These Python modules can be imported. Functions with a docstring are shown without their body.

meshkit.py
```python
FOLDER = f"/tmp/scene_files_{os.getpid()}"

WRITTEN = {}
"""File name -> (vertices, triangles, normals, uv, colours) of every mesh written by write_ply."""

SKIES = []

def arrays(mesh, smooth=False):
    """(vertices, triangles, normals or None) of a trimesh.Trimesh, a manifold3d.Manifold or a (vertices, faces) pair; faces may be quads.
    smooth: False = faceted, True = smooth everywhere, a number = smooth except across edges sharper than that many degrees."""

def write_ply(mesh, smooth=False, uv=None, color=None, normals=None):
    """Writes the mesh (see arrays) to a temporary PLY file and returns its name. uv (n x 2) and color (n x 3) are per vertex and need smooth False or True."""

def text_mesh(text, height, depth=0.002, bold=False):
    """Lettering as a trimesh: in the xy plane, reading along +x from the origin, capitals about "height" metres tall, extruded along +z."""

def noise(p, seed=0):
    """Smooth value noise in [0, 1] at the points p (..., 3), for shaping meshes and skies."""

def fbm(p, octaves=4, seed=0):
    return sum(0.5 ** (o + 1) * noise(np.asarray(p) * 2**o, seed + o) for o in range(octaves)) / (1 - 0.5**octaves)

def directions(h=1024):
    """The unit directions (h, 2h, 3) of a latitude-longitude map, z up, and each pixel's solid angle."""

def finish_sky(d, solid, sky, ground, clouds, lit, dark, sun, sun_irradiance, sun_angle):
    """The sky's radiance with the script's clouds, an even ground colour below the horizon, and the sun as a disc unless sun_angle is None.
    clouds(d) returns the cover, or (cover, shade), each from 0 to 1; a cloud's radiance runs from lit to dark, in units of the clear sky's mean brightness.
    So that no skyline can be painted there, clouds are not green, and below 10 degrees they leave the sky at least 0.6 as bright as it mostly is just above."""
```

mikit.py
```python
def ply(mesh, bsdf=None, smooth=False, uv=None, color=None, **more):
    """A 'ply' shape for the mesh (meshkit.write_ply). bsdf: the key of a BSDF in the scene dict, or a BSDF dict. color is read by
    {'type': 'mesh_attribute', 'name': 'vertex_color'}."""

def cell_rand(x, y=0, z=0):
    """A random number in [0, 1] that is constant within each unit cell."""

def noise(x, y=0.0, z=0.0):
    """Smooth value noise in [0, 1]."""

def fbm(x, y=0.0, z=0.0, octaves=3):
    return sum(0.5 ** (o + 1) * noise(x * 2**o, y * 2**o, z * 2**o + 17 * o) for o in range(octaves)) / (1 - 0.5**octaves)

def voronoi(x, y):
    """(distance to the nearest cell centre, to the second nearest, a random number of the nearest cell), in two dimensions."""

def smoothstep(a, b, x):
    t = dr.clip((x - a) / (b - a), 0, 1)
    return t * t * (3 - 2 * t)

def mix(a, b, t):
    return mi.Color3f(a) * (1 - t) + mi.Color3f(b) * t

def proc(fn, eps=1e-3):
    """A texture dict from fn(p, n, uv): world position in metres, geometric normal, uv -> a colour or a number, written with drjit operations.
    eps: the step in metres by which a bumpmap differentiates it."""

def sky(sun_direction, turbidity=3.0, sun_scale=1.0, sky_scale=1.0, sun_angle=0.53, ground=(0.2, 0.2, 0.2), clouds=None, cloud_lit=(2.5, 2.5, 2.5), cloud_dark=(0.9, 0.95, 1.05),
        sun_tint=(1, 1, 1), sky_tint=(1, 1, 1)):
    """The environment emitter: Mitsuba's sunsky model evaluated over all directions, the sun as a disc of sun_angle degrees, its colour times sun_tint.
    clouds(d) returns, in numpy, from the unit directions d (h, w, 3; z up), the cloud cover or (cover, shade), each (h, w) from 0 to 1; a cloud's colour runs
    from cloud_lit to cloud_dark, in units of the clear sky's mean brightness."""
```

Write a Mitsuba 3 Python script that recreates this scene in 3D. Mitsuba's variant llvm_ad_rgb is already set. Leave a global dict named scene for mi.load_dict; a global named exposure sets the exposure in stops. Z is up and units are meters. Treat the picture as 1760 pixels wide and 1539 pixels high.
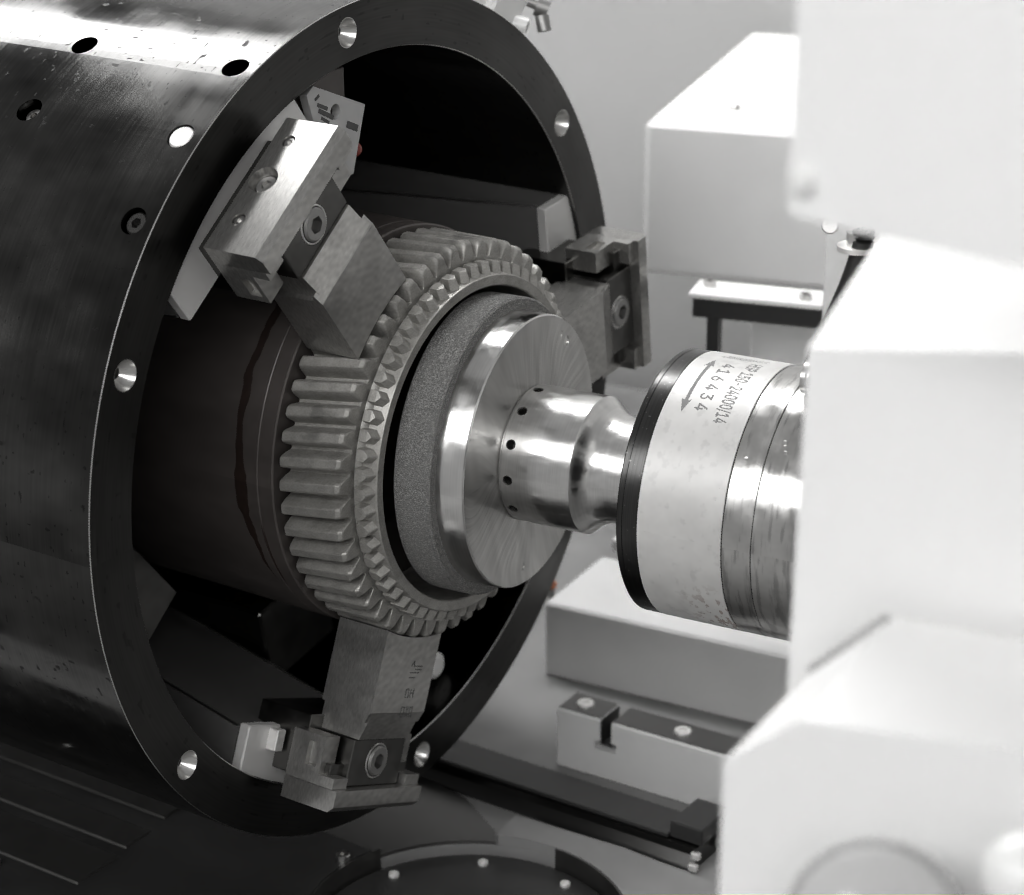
import math, numpy as np, trimesh, drjit as dr, mitsuba as mi, mikit, meshkit
from manifold3d import Manifold
import shapely.geometry as sg
rng = np.random.default_rng(7)
T = mi.ScalarTransform4f
scene, labels = {}, {}

# ------------------------------------------------------------------ camera, lamps, exposure (lengths in mm unless noted)
CAM = np.array([495.85, -1110.96, 492.43])
YAW, PIT, ROLL, FPX = 1.0763073, 0.3717152, -0.0025656, 3987.58
fw = np.array([-math.cos(YAW) * math.cos(PIT), math.sin(YAW) * math.cos(PIT), -math.sin(PIT)])
rt = np.cross(fw, [0, 0, 1]); rt /= np.linalg.norm(rt); up = np.cross(rt, fw)
up = -math.sin(ROLL) * rt + math.cos(ROLL) * up
scene['camera'] = {'type': 'thinlens', 'fov': 2 * math.degrees(math.atan(880 / FPX)), 'fov_axis': 'x', 'aperture_radius': 0.0050, 'focus_distance': 1.285,
                   'near_clip': 0.05, 'far_clip': 30.0,
                   'to_world': T().look_at(origin=(CAM / 1000).tolist(), target=((CAM + fw * 100) / 1000).tolist(), up=up.tolist())}
exposure = 0.24
AMBIENT = 0.33
scene['ambient'] = {'type': 'constant', 'radiance': {'type': 'rgb', 'value': [AMBIENT] * 3}}
# (name, position mm, aim mm, half width, half height, radiance)
LAMPS = [('strip_lamp', (-760, 640, 1420), (-80, 0, 0), 800, 122, 22.0),
         ('window_lamp', (-80, -2800, 1744), (0, 0, 0), 2080, 592, 5.3),
         ('square_lamp', (-1052, -30, 1400), (-160, -112, 198), 58, 58, 16.0)]

# ------------------------------------------------------------------ helpers
def rot_to(frame, origin):
    m = np.eye(4); m[:3, 0], m[:3, 1], m[:3, 2] = frame; m[:3, 3] = np.asarray(origin) / 1000.0
    return m
PSI = -0.0952365
N_ = np.array([math.cos(PSI), math.sin(PSI), 0]); E1 = np.array([-math.sin(PSI), math.cos(PSI), 0]); E2 = np.array([0, 0, 1.0])
ORG = np.array([4.96, -14.81, -0.18])
CHUCK = rot_to((N_, E1, E2), ORG)
WORLD = np.eye(4)
def rotx(deg):
    m = np.eye(4); a = math.radians(deg); m[1, 1] = m[2, 2] = math.cos(a); m[1, 2] = -math.sin(a); m[2, 1] = math.sin(a)
    return m
def mm(mesh):
    if hasattr(mesh, 'to_mesh'):
        q = mesh.to_mesh(); mesh = trimesh.Trimesh(q.vert_properties[:, :3], q.tri_verts, process=False)
    mesh = mesh.copy(); mesh.apply_scale(0.001); return mesh
used = {}
def numbered(k):
    used[k] = used.get(k, -1) + 1
    return k if used[k] == 0 else '%s_%03d' % (k, used[k])
def put(name, mesh, mat, parent=None, M=WORLD, smooth=30, ply=None):
    key = numbered((parent + '__' if parent else '') + name)
    d = dict(ply) if ply else mikit.ply(mm(mesh), mat, smooth=smooth)
    d['to_world'] = T(np.asarray(M, float).tolist())
    if ply and mat: d['bsdf'] = {'type': 'ref', 'id': mat}
    scene[key] = d
    return key
def tag(key, label=None, cat=None, group=None, kind=None):
    d = labels.setdefault(key, {})
    for a, b in (('label', label), ('category', cat), ('group', group), ('kind', kind)):
        if b: d[a] = b
    return key
def thing(name, label, cat, group=None):
    return tag(numbered(name), label, cat, group)

def lathe(prof, seg=160):
    """closed profile [(s, r)...] turned about the local x axis"""
    p = sg.Polygon(prof); p = p if p.exterior.is_ccw else sg.Polygon(prof[::-1])
    prof = np.array(p.exterior.coords[:-1]); n = len(prof)
    th = np.linspace(0, 2 * np.pi, seg, endpoint=False)
    v = np.stack([np.repeat(prof[None, :, 0], seg, 0), prof[None, :, 1] * np.cos(th)[:, None], prof[None, :, 1] * np.sin(th)[:, None]], -1).reshape(-1, 3)
    f = []
    for j in range(n):
        k = (j + 1) % n
        if prof[j, 1] < 1e-9 and prof[k, 1] < 1e-9: continue
        for i in range(seg):
            a, b, c, d = i * n + j, i * n + k, ((i + 1) % seg) * n + k, ((i + 1) % seg) * n + j
            if prof[k, 1] > 1e-9: f.append((a, b, c))
            if prof[j, 1] > 1e-9: f.append((a, c, d))
    m = trimesh.Trimesh(v, np.array(f), process=False)
    m.merge_vertices()
    if m.volume < 0: m.invert()
    return m
def cyl(p0, p1, r, seg=40):
    p0, p1 = np.asarray(p0, float), np.asarray(p1, float)
    return trimesh.creation.cylinder(radius=r, segment=[p0, p1], sections=seg)
def box(lo, hi, bev=0.6):
    lo, hi = np.minimum(lo, hi).astype(float), np.maximum(lo, hi).astype(float)
    b = min(bev, 0.3 * (hi - lo).min())
    pts = []
    for i in range(8):
        c = np.where([(i >> k) & 1 for k in range(3)], hi, lo); s = np.where([(i >> k) & 1 for k in range(3)], -1, 1)
        for k in range(3):
            q = c + s * b; q[k] = c[k]; pts.append(q)
    return hull(pts)
def hull(pts): return trimesh.convex.convex_hull(np.asarray(pts, float))
def cut(a, *b): return trimesh.boolean.difference([a, *b], engine='manifold')
def meet(*a): return trimesh.boolean.intersection(list(a), engine='manifold')
def join(*a): return trimesh.boolean.union(list(a), engine='manifold')
def cat(*a): return trimesh.util.concatenate(list(a))
def prism(poly, axis, lo, hi):
    """polygon in the two other axes (in order) extruded along axis from lo to hi"""
    m = trimesh.creation.extrude_polygon(sg.Polygon(poly), hi - lo, engine='earcut')
    v = np.array(m.vertices); w = np.zeros_like(v); o = [k for k in range(3) if k != axis]
    w[:, o[0]], w[:, o[1]], w[:, axis] = v[:, 0], v[:, 1], v[:, 2] + lo
    m = trimesh.Trimesh(w, m.faces, process=False)
    if m.volume < 0: m.invert()
    return m
def hexagon(r): return [(r * math.cos(k * math.pi / 3), r * math.sin(k * math.pi / 3)) for k in range(6)]
def ring_angle(k): return math.cos(k), math.sin(k)
def socket_head(r, h, hexr, depth, seg=40):
    """cap screw along +x: head from 0 to h with a hexagon socket"""
    body = lathe([(0, 0), (0, r), (h - 0.12 * r, r), (h, 0.88 * r), (h, 0)], seg)
    return cut(body, prism(hexagon(hexr), 0, h - depth, h + 5))
def along(direction, at):
    """matrix taking +x to direction, in mm for mesh.apply_transform"""
    d = np.asarray(direction, float); d /= np.linalg.norm(d)
    a = np.cross(d, [0, 0, 1] if abs(d[2]) < 0.9 else [0, 1, 0]); a /= np.linalg.norm(a)
    m = np.eye(4); m[:3, 0], m[:3, 1], m[:3, 2] = d, a, np.cross(d, a); m[:3, 3] = at
    return m
def moved(mesh, m): q = mesh.copy(); q.apply_transform(m); return q

# ------------------------------------------------------------------ materials
def Frame(M):
    o, R = M[:3, 3], M[:3, :3]
    def f(p):
        d = p - mi.Point3f(*o.tolist())
        return [d.x * float(R[0, k]) + d.y * float(R[1, k]) + d.z * float(R[2, k]) for k in range(3)]
    return f
chuckf = Frame(CHUCK)
noise, fbm, smoothstep = mikit.noise, mikit.fbm, mikit.smoothstep
def polar(p, frame):
    s, a, b = frame(p); r = dr.sqrt(a * a + b * b)
    return s * 1000, r * 1000, dr.atan2(b, a)
def wrap(a, f): return dr.cos(a) * f, dr.sin(a) * f
worldf = Frame(WORLD)
def grey(v, warm=1.0):
    return mi.Color3f(v * (1 + 0.012 * warm), v, v * (1 - 0.03 * warm))
def metal(name, base, rough, metallic=1.0, bump=None, bscale=1.0, spec=0.5, **more):
    d = {'type': 'principled', 'base_color': base if isinstance(base, dict) else {'type': 'rgb', 'value': [base * 1.01, base, base * 0.98]}, 'roughness': rough, 'metallic': metallic, 'specular': spec, **more}
    if bump: d = {'type': 'bumpmap', 'arbitrary': bump, 'scale': bscale, 'bsdf': d}
    scene[name] = {'type': 'twosided', 'bsdf': d}

def chuck_stain(p):
    s, r, a = polar(p, chuckf)
    u, v = wrap(a, r * 0.05)
    q = noise(s * 0.13, a * 42 + 3, 1.7) * 0.6 + noise(s * 0.33 + 9, a * 90, 4.2) * 0.4
    speck = dr.maximum(smoothstep(0.79, 0.86, q), smoothstep(0.89, 0.94, noise(s * 0.45, a * 70 + 11, 8.0)))
    cloud = fbm(s * 0.018 + 5, a * 7, 2.0, octaves=4)
    streak = noise(s * 1.3 + 40, a * 9, 3.3)
    return speck, cloud, streak
def f_chuck(p, n, uv):
    speck, cloud, streak = chuck_stain(p)
    return grey((0.042 + 0.085 * (cloud - 0.42) + 0.012 * (streak - 0.5)) * (1 - 0.6 * speck))
def f_chuck_rough(p, n, uv):
    speck, cloud, streak = chuck_stain(p)
    return dr.clip(0.13 + 0.42 * (cloud - 0.38) + 0.08 * (streak - 0.5) + 0.3 * speck, 0.09, 0.8)
metal('chuck_steel', mikit.proc(f_chuck), mikit.proc(f_chuck_rough))
def f_face(p, n, uv):
    s, r, a = polar(p, chuckf)
    q = noise(r * 0.35, a * 38, 2.0)
    return grey(0.046 + 0.030 * (fbm(r * 0.05, a * 6, 1.0) - 0.4) + 0.010 * (noise(r * 1.6, a * 11, 6.0) - 0.5) - 0.014 * smoothstep(0.86, 0.94, q))
metal('chuck_face_steel', mikit.proc(f_face), 0.28)
def f_dark(p, n, uv): return grey(0.05 + 0.03 * fbm(p.x * 60, p.y * 60, p.z * 60))
metal('dark_steel', mikit.proc(f_dark), 0.36, metallic=0.8)
metal('rail_grey_steel', 0.11, 0.40, metallic=0.4)
metal('black_hole', 0.012, 0.6, metallic=0.3)
def f_brown(p, n, uv):
    s, r, a = polar(p, chuckf)
    th = dr.select(a < 0, a + 2 * math.pi, a) * (180 / math.pi)
    c = -211.5 + 0.0027 * dr.square(th - 150) + 2.2 * (noise(th * 0.16, 3.0, 1.0) - 0.5)
    half = (2.7 + 3.2 * (noise(th * 0.11, 7.0, 2.0) - 0.4) + 1.2 * (noise(th * 0.5, 2.0, 5.0) - 0.5)) * smoothstep(214, 196, th)
    band = smoothstep(0.5, -0.3, dr.abs(s - c) - half) * smoothstep(124, 130, th) * smoothstep(214, 210, th)
    band2 = smoothstep(0.4, -0.2, dr.abs(s + 196.6 - 0.05 * (th - 195)) - 0.8) * smoothstep(188, 196, th) * smoothstep(216, 210, th)
    band = dr.maximum(band, band2)
    return mi.Color3f(0.058, 0.051, 0.048) * mikit.mix((1, 1, 1), (0.34, 0.25, 0.22), band) * (0.7 + 0.6 * fbm(s * 0.03, a * 8, 1.0))
metal('sleeve_steel', mikit.proc(f_brown), 0.42, metallic=0.35)
def f_jaw(p, n, uv):
    c = fbm(p.x * 55, p.y * 55 + 3, p.z * 55, octaves=4)
    st = noise(p.x * 1500, p.y * 260, p.z * 420)
    return grey(0.35 + 0.04 * (c - 0.5) + 0.12 * (st - 0.5) - 0.04 * smoothstep(0.60, 0.72, fbm(p.x * 38 + 2, p.y * 38, p.z * 38 + 4)), 1.2)
def f_jaw_rough(p, n, uv): return dr.clip(0.29 + 0.16 * (fbm(p.x * 160 + 3, p.y * 160, p.z * 160) - 0.5), 0.10, 0.7)
metal('jaw_steel', mikit.proc(f_jaw), mikit.proc(f_jaw_rough), metallic=0.88)
metal('jaw_cap_steel', mikit.proc(f_jaw), 0.19, metallic=0.9)
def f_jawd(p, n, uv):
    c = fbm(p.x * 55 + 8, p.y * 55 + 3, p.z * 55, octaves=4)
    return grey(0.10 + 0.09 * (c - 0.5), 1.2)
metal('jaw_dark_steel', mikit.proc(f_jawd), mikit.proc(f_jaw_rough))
def f_gear(p, n, uv):
    c = fbm(p.x * 150, p.y * 150, p.z * 150, octaves=3); g = noise(p.x * 1200, p.y * 1200, p.z * 1200)
    stain = smoothstep(0.60, 0.75, fbm(p.x * 42 + 7, p.y * 42, p.z * 42, octaves=4))
    return grey((0.245 + 0.13 * (c - 0.5) + 0.07 * (g - 0.5)) * (1 - 0.40 * stain), 2.0)
def f_gear_rough(p, n, uv): return dr.clip(0.42 + 0.30 * (fbm(p.x * 90, p.y * 90 + 5, p.z * 90) - 0.5), 0.25, 0.8)
metal('gear_steel', mikit.proc(f_gear), mikit.proc(f_gear_rough), metallic=0.55)
def f_grit(p, n, uv):
    g = noise(p.x * 1800, p.y * 1800, p.z * 1800) * 0.65 + noise(p.x * 4300, p.y * 4300, p.z * 4300) * 0.35
    return grey(0.055 + 0.21 * dr.power(dr.clip((g - 0.25) * 1.7, 0, 1), 2.0), 1.0)
scene['abrasive'] = {'type': 'twosided', 'bsdf': {'type': 'principled', 'base_color': mikit.proc(f_grit), 'roughness': 0.75, 'specular': 0.4}}
def f_face_scr(p, n, uv):
    s, r, a = polar(p, worldf)
    aw = a + 0.25 * noise(r * 0.03, a * 2, 9.0) + 0.006 * (r - 60) * (noise(a * 1.5, 3.0, 2.0) - 0.5)
    k = noise(aw * 30, r * 0.03, 1.0) * 0.45 + noise(aw * 95, r * 0.05, 3.0) * 0.35 + 0.20 * noise(aw * 7, r * 0.05, 8.0)
    k = 0.5 + (k - 0.5) * smoothstep(0.25, 0.75, noise(a * 1.3 + 2, r * 0.02, 5.0)) * 1.2
    w = noise(p.y * 160 + p.z * 40, p.z * 22 - p.y * 6, 7.0)
    return grey(0.46 + 0.20 * (k - 0.5) + 0.10 * (w - 0.5), 0.8)
def f_face_scr_r(p, n, uv):
    s, r, a = polar(p, worldf)
    return dr.clip(0.38 + 0.12 * (noise(a * 40 + 4, r * 0.05, 2.0) - 0.5), 0.15, 0.6)
metal('flange_face_steel', mikit.proc(f_face_scr), mikit.proc(f_face_scr_r))
def f_bright(p, n, uv):
    s, r, a = polar(p, worldf)
    c = fbm(s * 0.07, a * 5, 3.0, octaves=4); st = noise(s * 1.6, a * 3.0, 2.0)
    return grey(0.60 + 0.18 * (c - 0.5) + 0.06 * (st - 0.5), 0.6)
def f_bright_r(p, n, uv):
    s, r, a = polar(p, worldf)
    return dr.clip(0.20 + 0.30 * (fbm(s * 0.12 + 4, a * 9, 5.0, octaves=4) - 0.45) + 0.05 * (noise(s * 2.2, a * 2, 1.0) - 0.5), 0.08, 0.6)
metal('bright_steel', mikit.proc(f_bright), mikit.proc(f_bright_r))
def f_ring(p, n, uv):
    s, r, a = polar(p, worldf)
    w = fbm(s * 0.45, a * 5 + 0.6 * noise(s * 0.2, a * 3, 1.0), 2.0, octaves=4)
    return grey(0.50 + 0.16 * (fbm(s * 0.10, a * 9, 4.0, octaves=4) - 0.5) - 0.16 * smoothstep(0.52, 0.75, w), 0.8)
metal('ground_ring_steel', mikit.proc(f_ring), mikit.proc(f_bright_r))
def f_blk(p, n, uv):
    s, r, a = polar(p, worldf)
    return grey(0.045 + 0.02 * noise(s * 3.0, a * 3, 1.0) + 0.12 * smoothstep(0.93, 0.97, noise(s * 0.8, a * 40, 2.0)), 0.5)
metal('black_ring_steel', mikit.proc(f_blk), 0.24)
def f_satin(p, n, uv):
    s, r, a = polar(p, worldf)
    c = fbm(s * 0.09, a * 6, 1.0, octaves=4)
    low = smoothstep(-2.85, -2.55, a) * smoothstep(-0.5, -1.5, a) * smoothstep(30, 56, s)
    spots = smoothstep(0.56, 0.66, fbm(s * 0.42, a * 22, 6.0, octaves=3)) * low
    dirt = smoothstep(0.62, 0.80, fbm(s * 0.2 + 3, a * 14, 2.0, octaves=4))
    v = (0.49 + 0.10 * (c - 0.5)) * (1 - 0.10 * dirt)
    return mikit.mix(grey(v, 0.8), (0.22, 0.17, 0.15), 0.75 * spots)
scene['satin_sleeve'] = {'type': 'twosided', 'bsdf': {'type': 'principled', 'base_color': mikit.proc(f_satin), 'roughness': 0.42, 'metallic': 0.25, 'specular': 0.5}}
def paint(name, v, rough=0.45, warm=0.3, amp=0.02, freq=12):
    def fn(p, n, uv): return grey(v + amp * (fbm(p.x * freq, p.y * freq, p.z * freq, octaves=3) - 0.5) * 2, warm)
    scene[name] = {'type': 'twosided', 'bsdf': {'type': 'principled', 'base_color': mikit.proc(fn), 'roughness': rough, 'specular': 0.4}}
paint('white_paint', 0.68, amp=0.008)
paint('box_paint', 0.78, amp=0.02)
paint('grey_block_paint', 0.55, 0.5, amp=0.05, freq=18)
paint('wall_paint', 0.46, 0.6, amp=0.015, freq=3)
paint('bed_metal', 0.185, 0.36, amp=0.08, freq=16)
metal('plate_dark_metal', 0.11, 0.33, metallic=0.8)
paint('dark_tray', 0.016, 0.38, amp=0.008, freq=22)
paint('dark_disc', 0.022, 0.35, amp=0.006, freq=30)
paint('black_plastic', 0.02, 0.4, amp=0.004)
paint('knob_plastic', 0.36, 0.3, amp=0.02)
paint('ink', 0.15, 0.6, amp=0.01)
paint('stamp_grey', 0.05, 0.6, amp=0.01)
paint('label_grey', 0.30, 0.5, amp=0.04, freq=60)
metal('lit_end_steel', 0.50, 0.5, metallic=0.35)  # paler steel for the guide rail front, its lighting painted in
metal('light_plate_steel', 0.75, 0.45, metallic=0.6)
metal('rail_steel', 0.07, 0.22)
metal('plain_steel', 0.52, 0.25)
metal('dull_steel', 0.30, 0.45)
scene['red_plastic'] = {'type': 'twosided', 'bsdf': {'type': 'principled', 'base_color': {'type': 'rgb', 'value': [0.14, 0.02, 0.014]}, 'roughness': 0.4}}
scene['orange_plastic'] = {'type': 'twosided', 'bsdf': {'type': 'principled', 'base_color': {'type': 'rgb', 'value': [0.32, 0.08, 0.02]}, 'roughness': 0.4}}
scene['water'] = {'type': 'dielectric', 'int_ior': 1.33, 'ext_ior': 1.0}
scene['frosted_plastic'] = {'type': 'twosided', 'bsdf': {'type': 'principled', 'base_color': {'type': 'rgb', 'value': [0.62, 0.62, 0.61]}, 'roughness': 0.25, 'specular': 0.5, 'clearcoat': 0.5}}
scene['lamp_housing'] = {'type': 'diffuse', 'reflectance': {'type': 'rgb', 'value': 0.3}}

# ------------------------------------------------------------------ lamps (work lights of the machine room, out of the frame)
for name, pos, aim, hw, hh, rad in LAMPS:
    d = np.subtract(aim, pos).astype(float); d /= np.linalg.norm(d)
    x = np.array([1.0, 0, 0]); x = x - d * (x @ d); x /= np.linalg.norm(x); y = np.cross(d, x)
    M = np.eye(4); M[:3, 0], M[:3, 1], M[:3, 2], M[:3, 3] = x, y, d, pos
    k = thing(name, {'strip_lamp': 'long narrow strip light high above and behind the chuck', 'window_lamp': 'broad soft light panel in front of the machine', 'square_lamp': 'small square ceiling lamp over the chuck'}[name], 'lamp')
    put('housing', moved(box((-hw - 8, -hh - 8, -40), (hw + 8, hh + 8, -2)), M), 'lamp_housing', k)
    em = moved(trimesh.Trimesh([(-hw, -hh, 0), (hw, -hh, 0), (hw, hh, 0), (-hw, hh, 0)], [(0, 1, 2), (0, 2, 3)]), M)
    key = put('diffuser', em, 'lamp_housing', k, smooth=False)
    scene[key]['emitter'] = {'type': 'area', 'radiance': {'type': 'rgb', 'value': [rad] * 3}}

# ------------------------------------------------------------------ setting: wall and machine bed
tag(put('back_wall', box((-2500, 900, -900), (2500, 930, 2200)), 'wall_paint', smooth=False), 'plain grey wall behind the machine', kind='structure')
bed = box((-1300, -1000, -340), (900, 880, -300))
bed = cut(bed, cyl((-108, -52, -312), (-108, -52, -290), 101, 96))
tag(put('machine_bed', bed, 'bed_metal'), 'grey metal machine bed under the chuck', kind='structure')
sp_ = prism([(-420, 20), (-279, 28), (-224.7, 97.6), (-184, 83), (-147, 55.7), (-125, 20), (-130, -60), (-300, -60)], 2, -299.8, -297.5)
sp_ = cut(sp_, cyl((-108, -52, -312), (-108, -52, -280), 101, 96))
tag(put('base_plate', sp_, 'plate_dark_metal'), 'thin dark grey metal plate on the bed between the chuck and the black disc', 'plate')
tray = prism([(-1250, 140), (-575, 38), (-238.8, -6.3), (-182, -14.3), (-117, -65), (-117, -238), (-1250, -238)], 2, -299.5, -292)
tray = cut(tray, cyl((-108, -52, -312), (-108, -52, -280), 101, 96))
sw = thing('reflected_strip', 'pale strip added out of view on the bed for the chuck to reflect', 'reflected_strip')  # unseen strip and ledge, added so the chuck has something pale to reflect
put('strip', box((-1000, -330, -299.8), (-235, -262, -284), 1.5), 'box_paint', sw)
put('ledge', box((-1000, -372, -299.8), (-235, -366, -288), 1), 'light_plate_steel', sw)
k = put('bed_cover', tray, 'dark_tray'); tag(k, 'dark oily cover plate on the machine bed below the chuck', 'cover plate')
for x, y in ((-211, -29), (-404, -140)):
    put('screw', moved(socket_head(4.5, 4, 2.2, 2, 24), along((0, 0, 1), (x, y, -292))), 'plain_steel', k)
for y, w, h in ((-20, 34, 9), (-66, 26, 5), (-108, 40, 7)):
    put('step', moved(box((-520, -w / 2, -1), (60, w / 2, h), 1.2), along(N_, (-400, y, -292))), 'dark_steel', k)
def arc_band(a0, a1, r0, r1, z0, z1):
    t = np.radians(np.linspace(a0, a1, 40)); pts = [(-108 + r1 * math.cos(q), -52 + r1 * math.sin(q)) for q in t] + [(-108 + r0 * math.cos(q), -52 + r0 * math.sin(q)) for q in t[::-1]]
    return prism(pts, 2, z0, z1)
put('recess_liner', arc_band(153, 330, 99.4, 100.8, -311, -292.3), 'dark_steel', k)

# ------------------------------------------------------------------ chuck
chuck = thing('chuck', 'large dark steel cylindrical chuck with an open bore holding the gear', 'chuck')
RO, RI, SF = 256.9, 224.9, -195.9
JAW = [127.0, 7.0, -113.0]
shell = lathe([(SF - 0.4, RO), (SF, RO - 0.4), (SF, RI + 0.4), (SF - 0.4, RI), (-760, RI), (-760, RO)], 256)
cuts = []
side = []
for j in JAW:
    for q, st in ((12, 0), (0, 1), (-12, 2)):
        for s in (-210, -319):
            c, d = ring_angle(math.radians(j + q)); side.append((s, j + q, st))
            cuts.append(cyl((s, (RO - 16) * c, (RO - 16) * d), (s, (RO + 5) * c, (RO + 5) * d), 7.8, 36))
face_h = [36.8 + 60 * k for k in range(6)]
for a in face_h:
    c, d = ring_angle(math.radians(a))
    cuts.append(cyl((SF - 22, 241.4 * c, 241.4 * d), (SF + 4, 241.4 * c, 241.4 * d), 8.7, 36))
shell = cut(shell, *cuts)
cen = shell.triangles_center; nr = shell.face_normals
isf = (nr[:, 0] > 0.9) & (cen[:, 0] > SF - 1.5)
ise = (nr[:, 0] > 0.3) & (nr[:, 0] < 0.9) & (cen[:, 0] > SF - 1.5)
put('rim_edge', shell.submesh([ise], append=True), 'plain_steel', chuck, CHUCK, smooth=25)
put('body', shell.submesh([~(isf | ise)], append=True), 'chuck_steel', chuck, CHUCK, smooth=25)
put('rim_face', shell.submesh([isf], append=True), 'chuck_face_steel', chuck, CHUCK, smooth=False)
hs = socket_head(6.6, 6, 3.4, 3.5, 32)
for a in face_h:
    c, d = ring_angle(math.radians(a))
    put('countersink', moved(lathe([(0, 2.6), (0, 3.0), (7, 3.4), (11.5, 7.0), (14.4, 8.2), (14.4, 8.6), (0, 8.6), (-1, 8.6), (-1, 2.6)], 40), along((1, 0, 0), (SF - 14.6, 241.4 * c, 241.4 * d))), 'plain_steel', chuck, CHUCK)
    put('threaded_hole', moved(lathe([(-1, 0), (-1, 3), (0.5, 3), (0.5, 0)], 24), along((1, 0, 0), (SF - 13, 241.4 * c, 241.4 * d))), 'dark_steel', chuck, CHUCK)
for s, a, st in side:
    c, d = ring_angle(math.radians(a)); P = lambda r: (s, r * c, r * d)
    if st == 1 and s > -300: put('plug', moved(lathe([(0, 0), (0, 7.3), (13.6, 7.3), (14.6, 6.4), (14.2, 0)], 36), along((0, c, d), P(RO - 15))), 'light_plate_steel', chuck, CHUCK)
    elif st == 1: put('plug', moved(socket_head(5.2, 10, 2.4, 5, 32), along((0, c, d), P(RO - 15))), 'plain_steel', chuck, CHUCK)
    elif st == 0 and s > -300: put('plug', moved(socket_head(6.4, 13, 3.2, 5, 32), along((0, c, d), P(RO - 15.5))), 'dark_steel', chuck, CHUCK)
tag('chuck__plug', 'bright round plug flush with the chuck surface')
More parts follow.
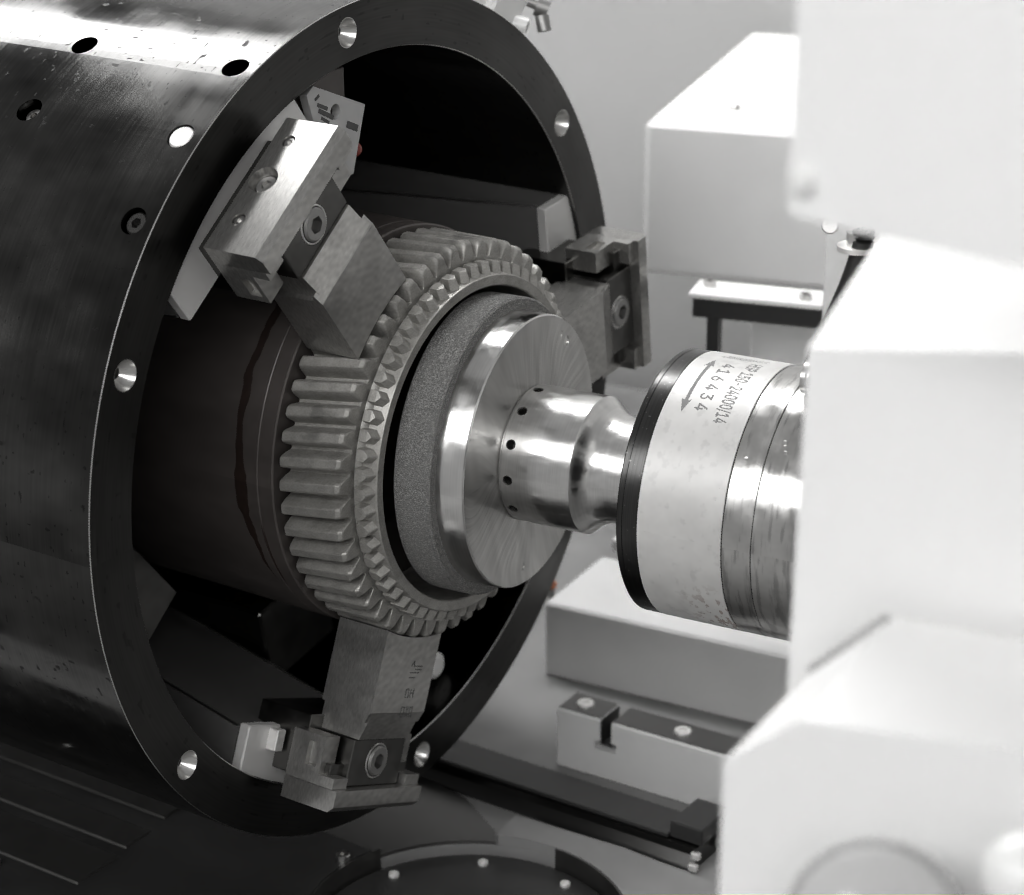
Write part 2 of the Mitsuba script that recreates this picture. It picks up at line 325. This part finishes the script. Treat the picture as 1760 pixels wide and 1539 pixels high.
# inside: back plate, locating sleeve, guide rails
put('back_plate', lathe([(-560, 0), (-560, RI + 2), (-545, RI + 2), (-545, 0)], 96), 'dark_steel', chuck, CHUCK)
put('locating_sleeve', lathe([(-185.6, 60), (-185.6, 121.0), (-186.4, 121.9), (-196, 121.9), (-196.4, 121.5), (-197, 121.9), (-545, 121.9), (-545, 60)], 160), 'sleeve_steel', chuck, CHUCK)
bore = lathe([(-600, 0), (-600, RI - 0.3), (-150, RI - 0.3), (-150, 0)], 128)
for i, j in enumerate(JAW):
    Mj = rotx(j)
    pts = [(s, r, t) for t in (-68, 68) for s, r in ((-206, 190), (-206, 235), (-430, 148), (-430, 235))]
    g = meet(hull(pts), bore)
    r1 = put('guide_rail', g, 'rail_grey_steel', chuck, CHUCK @ Mj)
    for t in (-68, 68):
        put('polished_edge', cyl((-206.5, 189.8, t), (-430, 147.8, t), 0.8, 12), 'plain_steel', r1, CHUCK @ Mj)
    cap_ = meet(box((-205.8, 187.5, -68), (-198.5, 240, 68), 0.8), bore)
    put('lit_end_face', cap_, 'lit_end_steel', r1, CHUCK @ Mj)  # paler sheet puts the light on the rail front into its colour
lp = [(-61, 210), (-55, 214), (-8.5, 195), (-21, 157), (-44, 160)]
lbl = prism(lp, 0, -206, -200.5)
hole = cyl((-215, -36, 196), (-195, -36, 196), 4.5, 24)
tag(put('label_plate', cut(lbl, hole), 'label_grey', chuck, CHUCK), 'light grey plate with a dark hole and stained stamp marks')
mk = [((-52, 203), (-43, 199), 2.2), ((-51, 199.5), (-38, 193), 2.6), ((-49, 195), (-42, 191), 1.8), ((-54, 206), (-50, 208), 1.8), ((-26, 187), (-16, 182.5), 4.0)]
for (a0, b0), (a1, b1), w in mk:
    put('stamp_mark', box((0, -w / 2, 0), (math.hypot(a1 - a0, b1 - b0), w / 2, 0.35), 0.1), 'stamp_grey', 'chuck__label_plate',
        CHUCK @ rot_to(((0, (a1 - a0) / math.hypot(a1 - a0, b1 - b0), (b1 - b0) / math.hypot(a1 - a0, b1 - b0)), np.cross((1, 0, 0), (0, (a1 - a0) / math.hypot(a1 - a0, b1 - b0), (b1 - b0) / math.hypot(a1 - a0, b1 - b0))), (1, 0, 0)), (-200.5, a0, b0)))
put('backing_block', box((-290, -75, 185), (-212, -12, 216)), 'sleeve_steel', chuck, CHUCK)
sp = trimesh.creation.icosphere(3, 4.5); sp.apply_translation((-206, -12.5, 169)); put('red_seal', sp, 'red_plastic', chuck, CHUCK)
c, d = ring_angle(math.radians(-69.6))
put('highlight_disc', moved(lathe([(0, 0), (0, 9), (9, 9), (11, 6.5), (11.5, 0)], 40), along((1, 0, 0), (-226, 214 * c, 214 * d))), 'white_paint', chuck, CHUCK)  # white disc added to paint a bright highlight inside the bore
for a, s, r in ((-79, -300, 176), (-141, -300, 156)):
    put('support_block', box((s - 90, r - 26, -34), (s, r + 30, 34), 1.5), 'jaw_dark_steel', chuck, CHUCK @ rotx(a))

# ------------------------------------------------------------------ three clamping jaws
def build_jaw():
    out = []
    tooth = lathe([(-260, 0), (-260, 120.6), (-100, 120.6), (-100, 0)], 200)
    f = prism([(-144.5, 100), (-144.5, 166.4), (-145.2, 167.2), (-150.5, 184), (-180, 184), (-180, 100)], 2, -25.5, 25.5)
    lip = prism([(-144.5, 100), (-144.5, 166.4), (-145.2, 167.2), (-147.4, 173), (-150, 168), (-180, 167), (-180, 100)], 2, -28.5, 28.5)
    out.append(('finger', cut(join(f, lip), tooth), 'jaw_steel'))
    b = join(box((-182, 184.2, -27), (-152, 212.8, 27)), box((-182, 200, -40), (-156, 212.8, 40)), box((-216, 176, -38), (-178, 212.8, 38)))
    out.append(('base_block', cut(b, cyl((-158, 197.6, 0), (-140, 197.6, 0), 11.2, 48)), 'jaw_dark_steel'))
    cp = prism([(-145, 213), (-145, 222.6), (-148.6, 226), (-183, 226), (-183, 213)], 2, -45, 45)
    cone = lathe([(0, 0), (0, 6.5), (6, 8.6), (20, 14), (20, 0)], 40)
    holes = [moved(cone, along((0, 1, 0), (-173, 220, -3)))] + [cyl((-172.5, 221, t), (-172.5, 235, t), 3.9, 28) for t in (-30, 24)]
    out.append(('cap_plate', cut(cp, *holes), 'jaw_cap_steel'))
    for sgn in (1, -1):
        ck = prism([(-148.5, 206.5), (-148.5, 212.8), (-183, 212.8), (-183, 184.5), (-160, 184.5), (-160, 206.5)], 2, min(sgn * 31, sgn * 45), max(sgn * 31, sgn * 45))
        out.append(('cheek', cut(ck, box((-171, 189, sgn * 41), (-163, 203, sgn * 50), 0.4)), 'jaw_steel'))
        if sgn < 0: out.append(('gib', box((-212, 189, sgn * 40), (-192, 202, sgn * 48)), 'light_plate_steel'))
        out.append(('set_screw', moved(socket_head(2.6, 9, 1.3, 3, 24), along((0, 0, sgn), (-153, 209.5, sgn * 33))), 'plain_steel'))
    out.append(('bolt', cat(moved(socket_head(9.4, 9, 5.0, 6, 48), along((1, 0, 0), (-159, 197.6, 0)))), 'dull_steel'))
    out.append(('washer', moved(lathe([(0, 9.7), (0, 11.0), (3, 11.0), (3.4, 10.6), (3.4, 9.9)], 48), along((1, 0, 0), (-155, 197.6, 0))), 'plain_steel'))
    out.append(('cap_screw', moved(socket_head(6.2, 6, 3.2, 3, 36), along((0, 1, 0), (-173, 216, -3))), 'dull_steel'))
    for t in (-30, 24):
        out.append(('cap_screw', moved(socket_head(3.4, 5, 1.9, 2, 28), along((0, 1, 0), (-172.5, 220, t))), 'plain_steel'))
    return out
jaw_parts = [(n, mikit.ply(mm(m), b, smooth=30), b) for n, m, b in build_jaw()]
jaw_lab = ['oil-stained steel clamping jaw at the upper left of the gear, bolts on its top face', 'steel clamping jaw on the far right of the gear, standing out past the chuck rim', 'steel clamping jaw below the gear with stamped marks on its finger']
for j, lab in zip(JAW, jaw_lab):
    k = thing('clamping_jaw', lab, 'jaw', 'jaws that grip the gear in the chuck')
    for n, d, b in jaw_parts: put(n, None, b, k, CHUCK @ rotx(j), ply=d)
# stamped marks on the lower jaw's finger
def strokes(segs, w, h=0.15):
    out = []
    for (x0, y0), (x1, y1) in segs:
        L = math.hypot(x1 - x0, y1 - y0); b = box((-w / 2, -w / 2, -0.2), (L + w / 2, w / 2, h), 0.05); a = math.atan2(y1 - y0, x1 - x0)
        b.apply_transform(trimesh.transformations.rotation_matrix(a, (0, 0, 1))); b.apply_translation((x0, y0, 0)); out.append(b)
    return cat(*out)
stamp = strokes([((0, 0), (2, 3)), ((2, 3), (3, 0)), ((3, 0), (11, 0)), ((5, -2), (11, -2)), ((0, -4), (9, -4)), ((0, -7), (6, -7)),
                 ((0, -14), (0, -19)), ((0, -14), (2.6, -14)), ((2.6, -14), (2.6, -19)), ((5, -14), (5, -19)), ((5, -16.5), (8, -16.5)), ((8, -14), (8, -19)),
                 ((-1, -25), (-1, -31)), ((-1, -25), (2, -25)), ((2, -25), (2, -31)), ((-1, -31), (2, -31)), ((4, -25), (6, -31)), ((6, -25), (4, -31)), ((8, -25), (8, -31)), ((8, -25), (10.5, -25)), ((10.5, -25), (10.5, -31))], 0.7)
put('stamp_mark', stamp, 'stamp_grey', 'clamping_jaw_002', CHUCK @ rotx(JAW[2]) @ rot_to(((0, 0, 1), (0, -1, 0), (1, 0, 0)), (-144.4, 138, 4)))

# ------------------------------------------------------------------ gear in the chuck
gear = thing('gear_wheel', 'grey steel gear ring with long outer teeth and a ring of small pointed teeth', 'gear')
NT, ND = 52, 60
put('body', lathe([(-129.6, 94.1), (-128.9, 94.9), (-128.6, 100.4), (-129.4, 101.0), (-137.6, 102.2), (-138.4, 103.6), (-139.6, 104.6), (-140.9, 105.4), (-141.2, 109.4), (-182.6, 109.4), (-183.4, 108), (-183.4, 94.1)], 208), 'gear_steel', gear, CHUCK)
def tooth_mesh():
    prof = np.array([(108.6, 6.3), (109.5, 5.65), (111.5, 5.3), (113.5, 4.95), (115.5, 4.5), (117.3, 4.0), (118.8, 3.4), (119.7, 2.8), (120.0, 2.1)])
    secs = []
    for s, inset in ((-140.9, 1.7), (-141.3, 1.0), (-143.2, 0.0), (-150, 0), (-158, 0), (-166, 0), (-174, 0), (-181.8, 0), (-183.2, 0.9)):
        a0 = math.radians((-142 - s) * 3.1 / 41.0)
        q = prof.copy(); q[:, 1] -= inset * np.linspace(0.25, 0.75, len(q)); q[:, 0] = np.where(q[:, 0] > 110.5, q[:, 0] - inset * (q[:, 0] - 110.5) / 9.5 * 1.5, q[:, 0])
        pts = [(r, w) for r, w in q] + [(r, -w) for r, w in q[::-1]]
        secs.append([(s, r * math.cos(a0 + w / r), r * math.sin(a0 + w / r)) for r, w in pts])
    v = np.array(secs); m, k = v.shape[:2]; f = []
    for i in range(m - 1):
        for j in range(k):
            a, b, c, d = i * k + j, i * k + (j + 1) % k, (i + 1) * k + (j + 1) % k, (i + 1) * k + j
            f += [(a, b, c), (a, c, d)]
    for i, flip in ((0, 0), (m - 1, 1)):
        for j in range(k // 2 - 1):
            a, b, c, d = i * k + j, i * k + j + 1, i * k + k - 2 - j, i * k + k - 1 - j
            f += [(a, b, c), (a, c, d)] if flip else [(a, c, b), (a, d, c)]
    t = trimesh.Trimesh(v.reshape(-1, 3), f, process=False)
    if t.volume < 0: t.invert()
    return t
td = mikit.ply(mm(tooth_mesh()), 'gear_steel', smooth=14)
for k in range(NT): put('tooth', None, None, gear, CHUCK @ rotx(2.85 + k * 360 / NT), ply=td)
def dog_mesh():
    w0, w1, r0, r1 = 4.3, 3.3, 100.2, 107.8
    v = [(-139.2, r0 + 2, w0), (-139.2, r0 + 2, -w0), (-139.2, r1, w1), (-139.2, r1, -w1), (-132.2, r0, w0), (-132.2, r0, -w0), (-134.2, r1, w1), (-134.2, r1, -w1),
         (-129.2, r0 + 0.2, 0.4), (-129.2, r0 + 0.2, -0.4), (-131.6, r1 - 0.4, 0.5), (-131.6, r1 - 0.4, -0.5)]
    return hull(v)
dd = mikit.ply(mm(dog_mesh()), 'gear_steel', smooth=False)
for k in range(ND): put('dog_tooth', None, None, gear, CHUCK @ rotx(4.4 + k * 360 / ND), ply=dd)

# ------------------------------------------------------------------ grinding wheel and its arbor
wheel = thing('abrasive_wheel', 'grey gritty grinding wheel inside the gear bore', 'grinding wheel')
put('rim', lathe([(-107.8, 30), (-107.8, 87.2), (-109.3, 88.4), (-130.2, 88.4), (-131, 87.6), (-131, 30)], 200), 'abrasive', wheel)
arbor = thing('grinding_arbor', 'bright steel arbor with a round flange and drilled hub in front of the grinding wheel', 'arbor')
fl = lathe([(-109.6, 20), (-109.6, 80.9), (-109.1, 81.3), (-91.3, 80.8), (-90.4, 80.0), (-90.4, 20)], 200)
hl = []
for y, z, r in ((36.2, 61.3, 2.7), (44.5, 54.5, 3.4), (-11, -68.6, 2.6)):
    hl.append(cyl((-90.75 if r < 3 else -91.3, y, z), (-80, y, z), r, 28))
fl = cut(fl, *hl)
isf = (fl.face_normals[:, 0] > 0.9) & (fl.triangles_center[:, 0] > -91)
kf = put('flange', fl.submesh([~isf], append=True), 'bright_steel', arbor)
put('face', fl.submesh([isf], append=True), 'flange_face_steel', kf, smooth=False)
hub = lathe([(-90.6, 20), (-90.6, 39.3), (-89.9, 39.3), (-89.6, 40.0), (-89.2, 40.25), (-46.0, 40.2), (-45.5, 39.8), (-44.2, 38.7), (-42.4, 37.0), (-40.2, 35.2), (-37.4, 33.3), (-34.4, 32.0), (-31, 31.2), (-27, 30.9), (6, 30.9), (6, 20)], 160)
hub = cut(hub, *[cyl((-84.5, 28 * math.cos(a), 28 * math.sin(a)), (-84.5, 45 * math.cos(a), 45 * math.sin(a)), 3.0, 28) for a in [math.radians(93.5 + 30 * k) for k in range(12)]])
kh = put('hub', hub, 'bright_steel', arbor)
thread = cat(*[lathe([(z, 2.35), (z + 0.35, 2.95), (z + 0.7, 2.35)], 24) for z in np.arange(0, 7, 0.75)])
for k in range(12):
    a = math.radians(93.5 + 30 * k)
    put('threaded_hole', moved(cat(thread, lathe([(-3, 0), (-3, 2.9), (-2, 2.9), (-2, 0)], 24)), along((0, math.cos(a), math.sin(a)), (-84.5, 32.2 * math.cos(a), 32.2 * math.sin(a)))), 'dark_steel', kh)

# ------------------------------------------------------------------ motor spindle
spindle = thing('motor_spindle', 'cylindrical motor spindle with black front rings, pale grey marked sleeve and bright steel body', 'spindle')
put('front_ring', lathe([(0, 28), (0, 73.6), (1.2, 75), (3.8, 75), (3.8, 28)], 200), 'black_ring_steel', spindle)
put('front_ring', lathe([(4.2, 28), (4.2, 75), (12.6, 75), (12.6, 28)], 200), 'black_ring_steel', spindle)
put('groove', lathe([(1, 28), (1, 74.5), (80, 74.5), (80, 28)], 160), 'black_hole', spindle)
put('sleeve', lathe([(12.9, 40), (12.9, 74.9), (13.2, 75.15), (61.3, 75.15), (61.6, 74.9), (61.6, 40)], 200), 'satin_sleeve', spindle)
put('steel_ring', lathe([(62.2, 40), (62.2, 74.8), (62.5, 75.05), (78.2, 75.05), (78.4, 74.8), (78.4, 40)], 200), 'ground_ring_steel', spindle)
put('steel_body', lathe([(78.8, 30), (78.8, 74.8), (79.0, 75.0), (420, 75), (420, 30)], 200), 'ground_ring_steel', spindle)
def wrapped(mesh, x, th0, R):
    """flat lettering (x along the text, y up) bent round the spindle: text runs towards +theta, its top towards +x"""
    m = mesh.subdivide_to_size(1.2) if hasattr(mesh, 'subdivide_to_size') else mesh
    v = np.array(m.vertices); r = R + v[:, 2]; a = math.radians(th0) + v[:, 0] / R
    return trimesh.Trimesh(np.stack([x + v[:, 1], r * np.cos(a), r * np.sin(a)], 1), m.faces, process=False)
def text_line(txt, x, t0, t1, h, squeeze=None):
    m = meshkit.text_mesh(txt, h, 0.06, bold=True); L = math.radians(t1 - t0) * 75.1
    w = m.bounds[1][0] - m.bounds[0][0]; m.apply_translation((-m.bounds[0][0], 0, 0)); m.apply_scale((L / w, 1, 1))
    return wrapped(m, x, t0, 75.13)
def spaced(txt, x, t0, t1, h):
    L = math.radians(t1 - t0) * 75.1; n = len(txt); out = []
    for i, ch in enumerate(txt):
        m = meshkit.text_mesh(ch, h, 0.06, bold=True); m.apply_translation((-m.bounds[0][0], 0, 0)); m.apply_scale((0.9, 1, 1)); m.apply_translation((i * (L - 3.6) / (n - 1), 0, 0)); out.append(m)
    return wrapped(cat(*out), x, t0, 75.13)
put('serial_number', spaced('416434', 30.6, 92.6, 124.2, 6.9), 'ink', spindle, smooth=False)
put('type_marking', text_line('HSP 150-24000/14', 43.6, 88.0, 129.5, 7.0), 'ink', spindle, smooth=False)
ar = trimesh.creation.extrude_polygon(sg.Polygon([(0, 0), (9, 2.9), (7.8, 1.0), (40.2, 1.0), (39, 2.9), (48, 0), (39, -2.9), (40.2, -1.0), (7.8, -1.0), (9, -2.9)]), 0.06, engine='earcut')
put('double_arrow', wrapped(ar, 24.0, 90.6, 75.13), 'ink', spindle, smooth=False)
for x, L in ((24.5, 26), (27.5, 24)):
    a = 83.5 if x < 26 else 81.5
    put('marking_line', wrapped(strokes([((0, 0), (0, L)), ((1.4, 0), (1.4, L * 0.7))], 0.5, 0.06), x, a, 75.13), 'ink', spindle, smooth=False)
th_ = math.radians(104.0); 
cn = cat(lathe([(-2, 0), (-2, 9), (14, 9), (14, 0)], 40), *[lathe([(z, 8.5), (z + 0.9, 10), (z + 1.8, 8.5)], 40) for z in np.arange(0, 13, 2.1)])
cnk = put('connector', moved(cn, along((1, 0, 0), (86, 80 * math.cos(th_), 84 * math.sin(th_)))), 'plain_steel', spindle)
put('spindle_mount', box((236, -150, -150), (430, 260, 150), 4), 'white_paint', spindle)
# water drops
def on_cyl(x, deg, r=75.1): a = math.radians(deg); return np.array((x, r * math.cos(a), r * math.sin(a))), np.array((0, math.cos(a), math.sin(a)))
drops = [(68.2, 142.4, 1.2, 'water drop on the bright steel ring of the spindle'), (55.7, 160.7, 1.0, 'small water drop on the pale sleeve near its rear edge'), (57, 155.5, 0.9, 'tiny water drop on the pale sleeve just above another drop'),
         (50.5, 171, 1.4, 'elongated water drop low on the pale sleeve'), (86, 133, 1.5, 'water drop on the rear steel body of the spindle'), (88, 137, 1.1, 'smaller water drop below another on the rear steel body'), (35, -163, 1.1, 'water drop on the lower half of the pale sleeve')]
for x, a, r, lab in drops:
    P, nn = on_cyl(x, a); m = trimesh.creation.icosphere(3, r); v = m.vertices.copy(); v -= np.outer(v @ nn, nn) * 0.45; m = trimesh.Trimesh(v + P, m.faces, process=False)
    tag(put('water_drop', m, 'water', smooth=True), lab, 'water drop')
P, nn = on_cyl(40, -104, 75.6); m = trimesh.creation.icosphere(3, 1.5); m.apply_scale((1, 1, 1.25)); m.apply_translation(P)
tag(put('water_drop', m, 'water', smooth=True), 'water drop hanging from the underside of the spindle', 'water drop')

# ------------------------------------------------------------------ background: cabinet, bracket, blocks, rail, disc
PH = math.radians(10)
RX, RY = np.array((math.cos(PH), math.sin(PH), 0)), np.array((-math.sin(PH), math.cos(PH), 0))
def rbox(origin, lo, hi, bev=1.5): return moved(box(lo, hi, bev), np.vstack([np.column_stack([RX, RY, (0, 0, 1), origin]), (0, 0, 0, 1)]))
k = thing('cabinet', 'white sheet metal box standing behind the spindle', 'cabinet')
put('shell', rbox((-245.9, 480, 78.9), (0, 0, -123), (420, 362, 0), 5), 'box_paint', k)
put('screw', moved(trimesh.creation.icosphere(3, 5), along((0, 0, 1), (-198.9, 546.8, 78.5))), 'plain_steel', k)
k = thing('sensor_bracket', 'black bracket with a light metal plate screwed on top, behind the spindle', 'bracket')
B0 = np.array((-126.1, 300, 5.3))
put('plate', rbox(B0, (0, 0, -1), (94, 34, 2.5), 0.6), 'white_paint', k)
put('bar', rbox(B0, (3, 2, -15), (108, 30, -1.2), 0.6), 'black_plastic', k)
put('end_block', rbox(B0, (96, 1, -1), (108, 40, 9), 0.8), 'black_plastic', k)
for x in (13, 101): put('leg', rbox(B0, (x, 4, -110), (x + 8.5, 16, -15.2), 0.5), 'black_plastic', k)
for x, y in ((10, 22), (80, 12)): put('screw', moved(socket_head(4.4, 4, 2.2, 2, 28), along((0, 0, 1), B0 + RX * x + RY * y + (0, 0, 2.5))), 'plain_steel', k)
k = put('rear_panel', rbox(B0 + (0, 0, 0), (26, 90, -330), (330, 100, -36), 1), 'box_paint'); tag(k, 'pale grey upright panel seen between the legs of the black bracket', 'panel')
k = put('upright_strip', rbox((8, 205, 0), (0, 0, -90), (40, 14, 104), 1), 'white_paint'); tag(k, 'narrow white upright post beside the black cable', 'post')
k = thing('cable_gland', 'small metal cable fitting under the large white panel', 'fitting')
put('nut', moved(lathe([(0, 0), (0, 7), (9, 7), (9, 0)], 6), along((0, 0, -1), (52, 140, 116))), 'plain_steel', k)
put('flange', moved(lathe([(0, 0), (0, 12), (3, 12), (3, 0)], 32), along((0, 0, -1), (52, 140, 108))), 'light_plate_steel', k)
put('screw', moved(socket_head(5, 6, 2.4, 2, 28), along((0.3, -1, 0.3), (34, 142, 117))), 'plain_steel', k)
def tube(pts, r, n=12):
    pts = np.asarray(pts, float); tt = np.linspace(0, 1, 30)
    from scipy.interpolate import CubicSpline
    c = CubicSpline(np.linspace(0, 1, len(pts)), pts)(tt)
    return trimesh.creation.sweep_polygon(sg.Point(0, 0).buffer(r, 8), c, engine='earcut')
tag(put('cable', tube([(56, 138, 118), (54, 137, 98), (46, 132, 70), (36, 126, 40), (30, 120, 0)], 6.5), 'black_plastic'), 'black cable hanging down behind the white hood', 'cable')
k = put('grey_block', box((-225, 276, -300.2), (260, 372, -240), 2), 'grey_block_paint'); tag(k, 'long grey painted block on the machine bed behind the spindle', 'block')
k = thing('orange_cap', 'small orange cap on a thin post beside the end of the long grey block', 'cap')
put('post', cyl((-231.4, 300, -300), (-231.4, 300, -238), 2.5, 20), 'dull_steel', k)
sp = trimesh.creation.icosphere(3, 4); sp.apply_translation((-231.4, 300, -237)); put('cap', sp, 'orange_plastic', k)
tag(put('white_clip', box((-228, 396, -246), (-210, 410, -236), 1), 'white_paint'), 'small white clip behind the long grey block', 'clip')
k = thing('slotted_block', 'short grey block with a dark slot across its top, in front of the long block', 'block')
A = np.array((-153.8, 156.9, -300)); dx = np.array((126.8, -8.7, 0)); dx /= np.linalg.norm(dx); dy = np.array((-dx[1], dx[0], 0))
MB = np.vstack([np.column_stack([dx, dy, (0, 0, 1), A]), (0, 0, 0, 1)])
sb = box((0, 0, -0.2), (330, 27, 45), 1.5)
sb = cut(sb, box((35, -5, 26), (44, 50, 60), 0.2), box((31, -5, 22), (48, 50, 29), 0.2))
put('body', moved(sb, MB), 'grey_block_paint', k)
put('slot_shade', moved(cat(box((35.2, 0.6, 26.2), (43.8, 26.6, 26.8), 0.1), box((35.2, 1, 27), (35.7, 26, 44.4), 0.1), box((43.3, 1, 27), (43.8, 26, 44.4), 0.1), box((31.5, 25.9, 22.5), (47.5, 26.6, 28.5), 0.1)), MB), 'black_plastic', k)  # dark sheets paint the shade inside the slot
put('top_strip', moved(cat(box((1.5, 1.5, 45.1), (34.6, 26, 45.7), 0.2), box((44.4, 1.5, 45.1), (329, 26, 45.7), 0.2)), MB), 'plate_dark_metal', k)
for x in (16, 92, 170):
    put('screw', moved(moved(socket_head(6, 2.2, 3, 1.5, 32), along((0, 0, 1), (x, 13, 45.7))), MB), 'light_plate_steel', k)
k = thing('guide_rail', 'dark steel rail with a black end cap running along the bed under the chuck', 'rail')
R0 = np.array((-12.4, 73.2, -300)); MR = np.vstack([np.column_stack([N_, E1, (0, 0, 1), R0]), (0, 0, 0, 1)])
put('bar', moved(prism([(0, 0), (5, 9), (4, 15), (36, 15), (36, 0)], 0, -520, 0), MR), 'rail_steel', k)
put('cover_strip', moved(box((-520, 6, 15.1), (-22, 36, 18), 0.6), MR), 'black_plastic', k)
put('end_cap', moved(box((-22, 8, 15.1), (2, 44, 27), 1), MR), 'black_plastic', k)
put('screw', moved(moved(socket_head(4.5, 5, 2.2, 2, 28), along((1, 0, 0), (2, 30, 9))), MR), 'plain_steel', k)
for y, z in ((2, 3), (5, 10)): put('pin', moved(box((-3, y - 3, z - 2.2), (3, y + 1, z + 2.6), 0.5), MR), 'light_plate_steel', k)
k = thing('round_cover', 'round black disc with small bright screws set into the machine bed', 'cover')
put('edge_liner', arc_band(18, 84, 99.4, 100.8, -311, -292.8), 'dark_steel', k)
put('disc', moved(lathe([(-3, 0), (-3, 98), (3, 98), (4, 97), (4, 0)], 128), along((0, 0, 1), (-108, -52, -310))), 'dark_disc', k)
for a in range(0, 360, 40):
    c, d = ring_angle(math.radians(a + 112)); put('screw', moved(socket_head(3.4, 2.4, 1.7, 1.2, 24), along((0, 0, 1), (-108 + 86 * c, -52 + 86 * d, -306))), 'light_plate_steel', k)
pl_ = prism([(-140, 46), (-140, 72), (-60, 69), (8, 58), (70, 30), (70, -160), (-20, -160), (-20, -40)], 2, -299.9, -292.5)
pl_ = cut(pl_, cyl((-108, -52, -320), (-108, -52, -280), 101, 96))
tag(put('bed_plate', pl_, 'bed_metal'), 'raised grey plate curving round the black disc', 'plate')

# small clamp on top of the chuck, far side
k = thing('coolant_nozzle', 'small pale nozzle fitting with a thumb screw above the far rim of the chuck', 'nozzle')
c, d = ring_angle(math.radians(50)); MQ = np.eye(4); MQ[:3, 0] = (1, 0, 0); MQ[:3, 1] = (0, c, d); MQ[:3, 2] = (0, -d, c)
MQ[:3, 3] = (-232, 257 * c, 257 * d)
CM = CHUCK
put('block', cut(moved(box((-26, 2, -7), (10, 42, 26), 2), MQ), moved(cyl((-8, 18, -20), (40, 18, -2), 4.5, 24), MQ)), 'frosted_plastic', k, CM)
put('rear_block', moved(box((-30, -4, 2), (4, 46, 60), 2), MQ), 'light_plate_steel', k, CM)
put('foot', moved(box((-10, -3, -12), (14, 8, 3), 1), MQ), 'dark_steel', k, CM)
put('tube', moved(lathe([(0, 4.2), (0, 6.2), (9, 6.2), (9, 4.2)], 32), MQ @ along((0.9, 0, -0.4), (8, 18, -4))), 'frosted_plastic', k, CM)
put('thumb_screw', moved(lathe([(0, 0), (0, 3.5), (6, 3.5), (6, 7), (14, 7), (14, 0)], 20), MQ @ along((0.8, 0, -0.6), (10, 36, -6))), 'dull_steel', k, CM)
put('knob', moved(lathe([(0, 0), (0, 4.5), (10, 4.5), (10, 0)], 20), MQ @ along((0.3, -0.8, -0.5), (20, 30, -12))), 'dull_steel', k, CM)

# ------------------------------------------------------------------ foreground covers at the right
k = thing('cover_panel', 'large white sheet metal panel with a round bolt at its lower left corner', 'panel')
a = math.radians(-14.8); DA = np.array((math.cos(a), math.sin(a), 0)); DB = np.array((-math.sin(a), math.cos(a), 0))
PA = CAM + 0.9 * (np.array((218.5, -400, 281)) - CAM)
MA = np.vstack([np.column_stack([DA, DB, (0, 0, 1), PA]), (0, 0, 0, 1)]) @ np.diag((0.9, 0.9, 0.9, 1))
shp = sg.box(0, 0, 420, 330).buffer(-3.5).buffer(3.5, 12)
pm = prism(np.array(shp.exterior.coords[:-1]), 1, 0, 3.0)
put('sheet', moved(pm, MA), 'white_paint', k)
put('housing', moved(box((12, 3.1, 5), (420, 300, 328), 2), MA), 'white_paint', k)  # unseen box added behind the sheet to shade the hood top
put('flange', moved(box((12, 3.1, 0.5), (420, 34, 3.2), 0.4), MA), 'white_paint', k)
put('bolt', moved(lathe([(0, 0), (0, 4.6), (3.6, 4.4), (4.8, 3.2), (5, 0)], 36), MA @ along((0, -1, 0), (6.2, 0, 13))), 'frosted_plastic', k)
k = thing('hood', 'white angular machine hood covering the spindle, below the large white panel', 'hood')
f0 = np.array((227.7, -400, 235.0))
body = hull([(225.6, -400, 70), f0, (430, -398, 262), (430, -398, 70), (f0 + RY * 560) * (1, 1, 0) + (0, 0, 238), (430, 150, 265), (f0 + RY * 560) * (1, 1, 0) + (0, 0, 150), (430, 150, 150)])
put('shell', body, 'white_paint', k)
low = hull([(230.8, -470, 109.5), (257.5, -470, 132), (400, -470, 146), (230.9, -470, -260), (400, -470, -260),
            (229.2, -408, 105.9), (238.6, -408, 118.5), (266.3, -408, 145.7), (400, -408, 150), (229.4, -408, -260), (400, -408, -260)])
put('lower_cover', low, 'white_paint', k)
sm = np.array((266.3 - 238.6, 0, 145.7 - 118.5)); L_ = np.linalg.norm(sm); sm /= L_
put('crease_shade', moved(box((0, -1.2, -2.2), (L_, 1.2, 2.2), 0.4), np.vstack([np.column_stack([sm, (0, 1, 0), np.cross(sm, (0, 1, 0)), (238.6, -410.6, 118.5)]), (0, 0, 0, 1)])), 'label_grey', k)  # grey strip paints the shadow line along the crease
k = thing('knob', 'blurred round pale knob in the lower right foreground', 'knob')
put('cap', moved(lathe([(-60, 0), (-60, 26), (-3, 26), (0, 24.5), (2.2, 20), (3, 0)], 96), along((0.15, -0.55, 0.82), (304, -522, 99))), 'knob_plastic', k)
put('rim_ring', moved(lathe([(-12, 25.5), (-12, 28), (-2, 28), (-1, 27), (-1, 25.5)], 96), along((0.15, -0.55, 0.82), (304, -522, 99))), 'label_grey', k)
put('button', moved(lathe([(0, 0), (0, 6), (4, 5), (5, 0)], 48), along((0.15, -0.55, 0.82), (297, -526, 101))), 'white_paint', k)
tag(put('grip', moved(trimesh.creation.icosphere(4, 13), along((1, 0, 0), (349, -520, 127))), 'frosted_plastic'), 'blurred pale round grip at the lower right edge', 'grip')
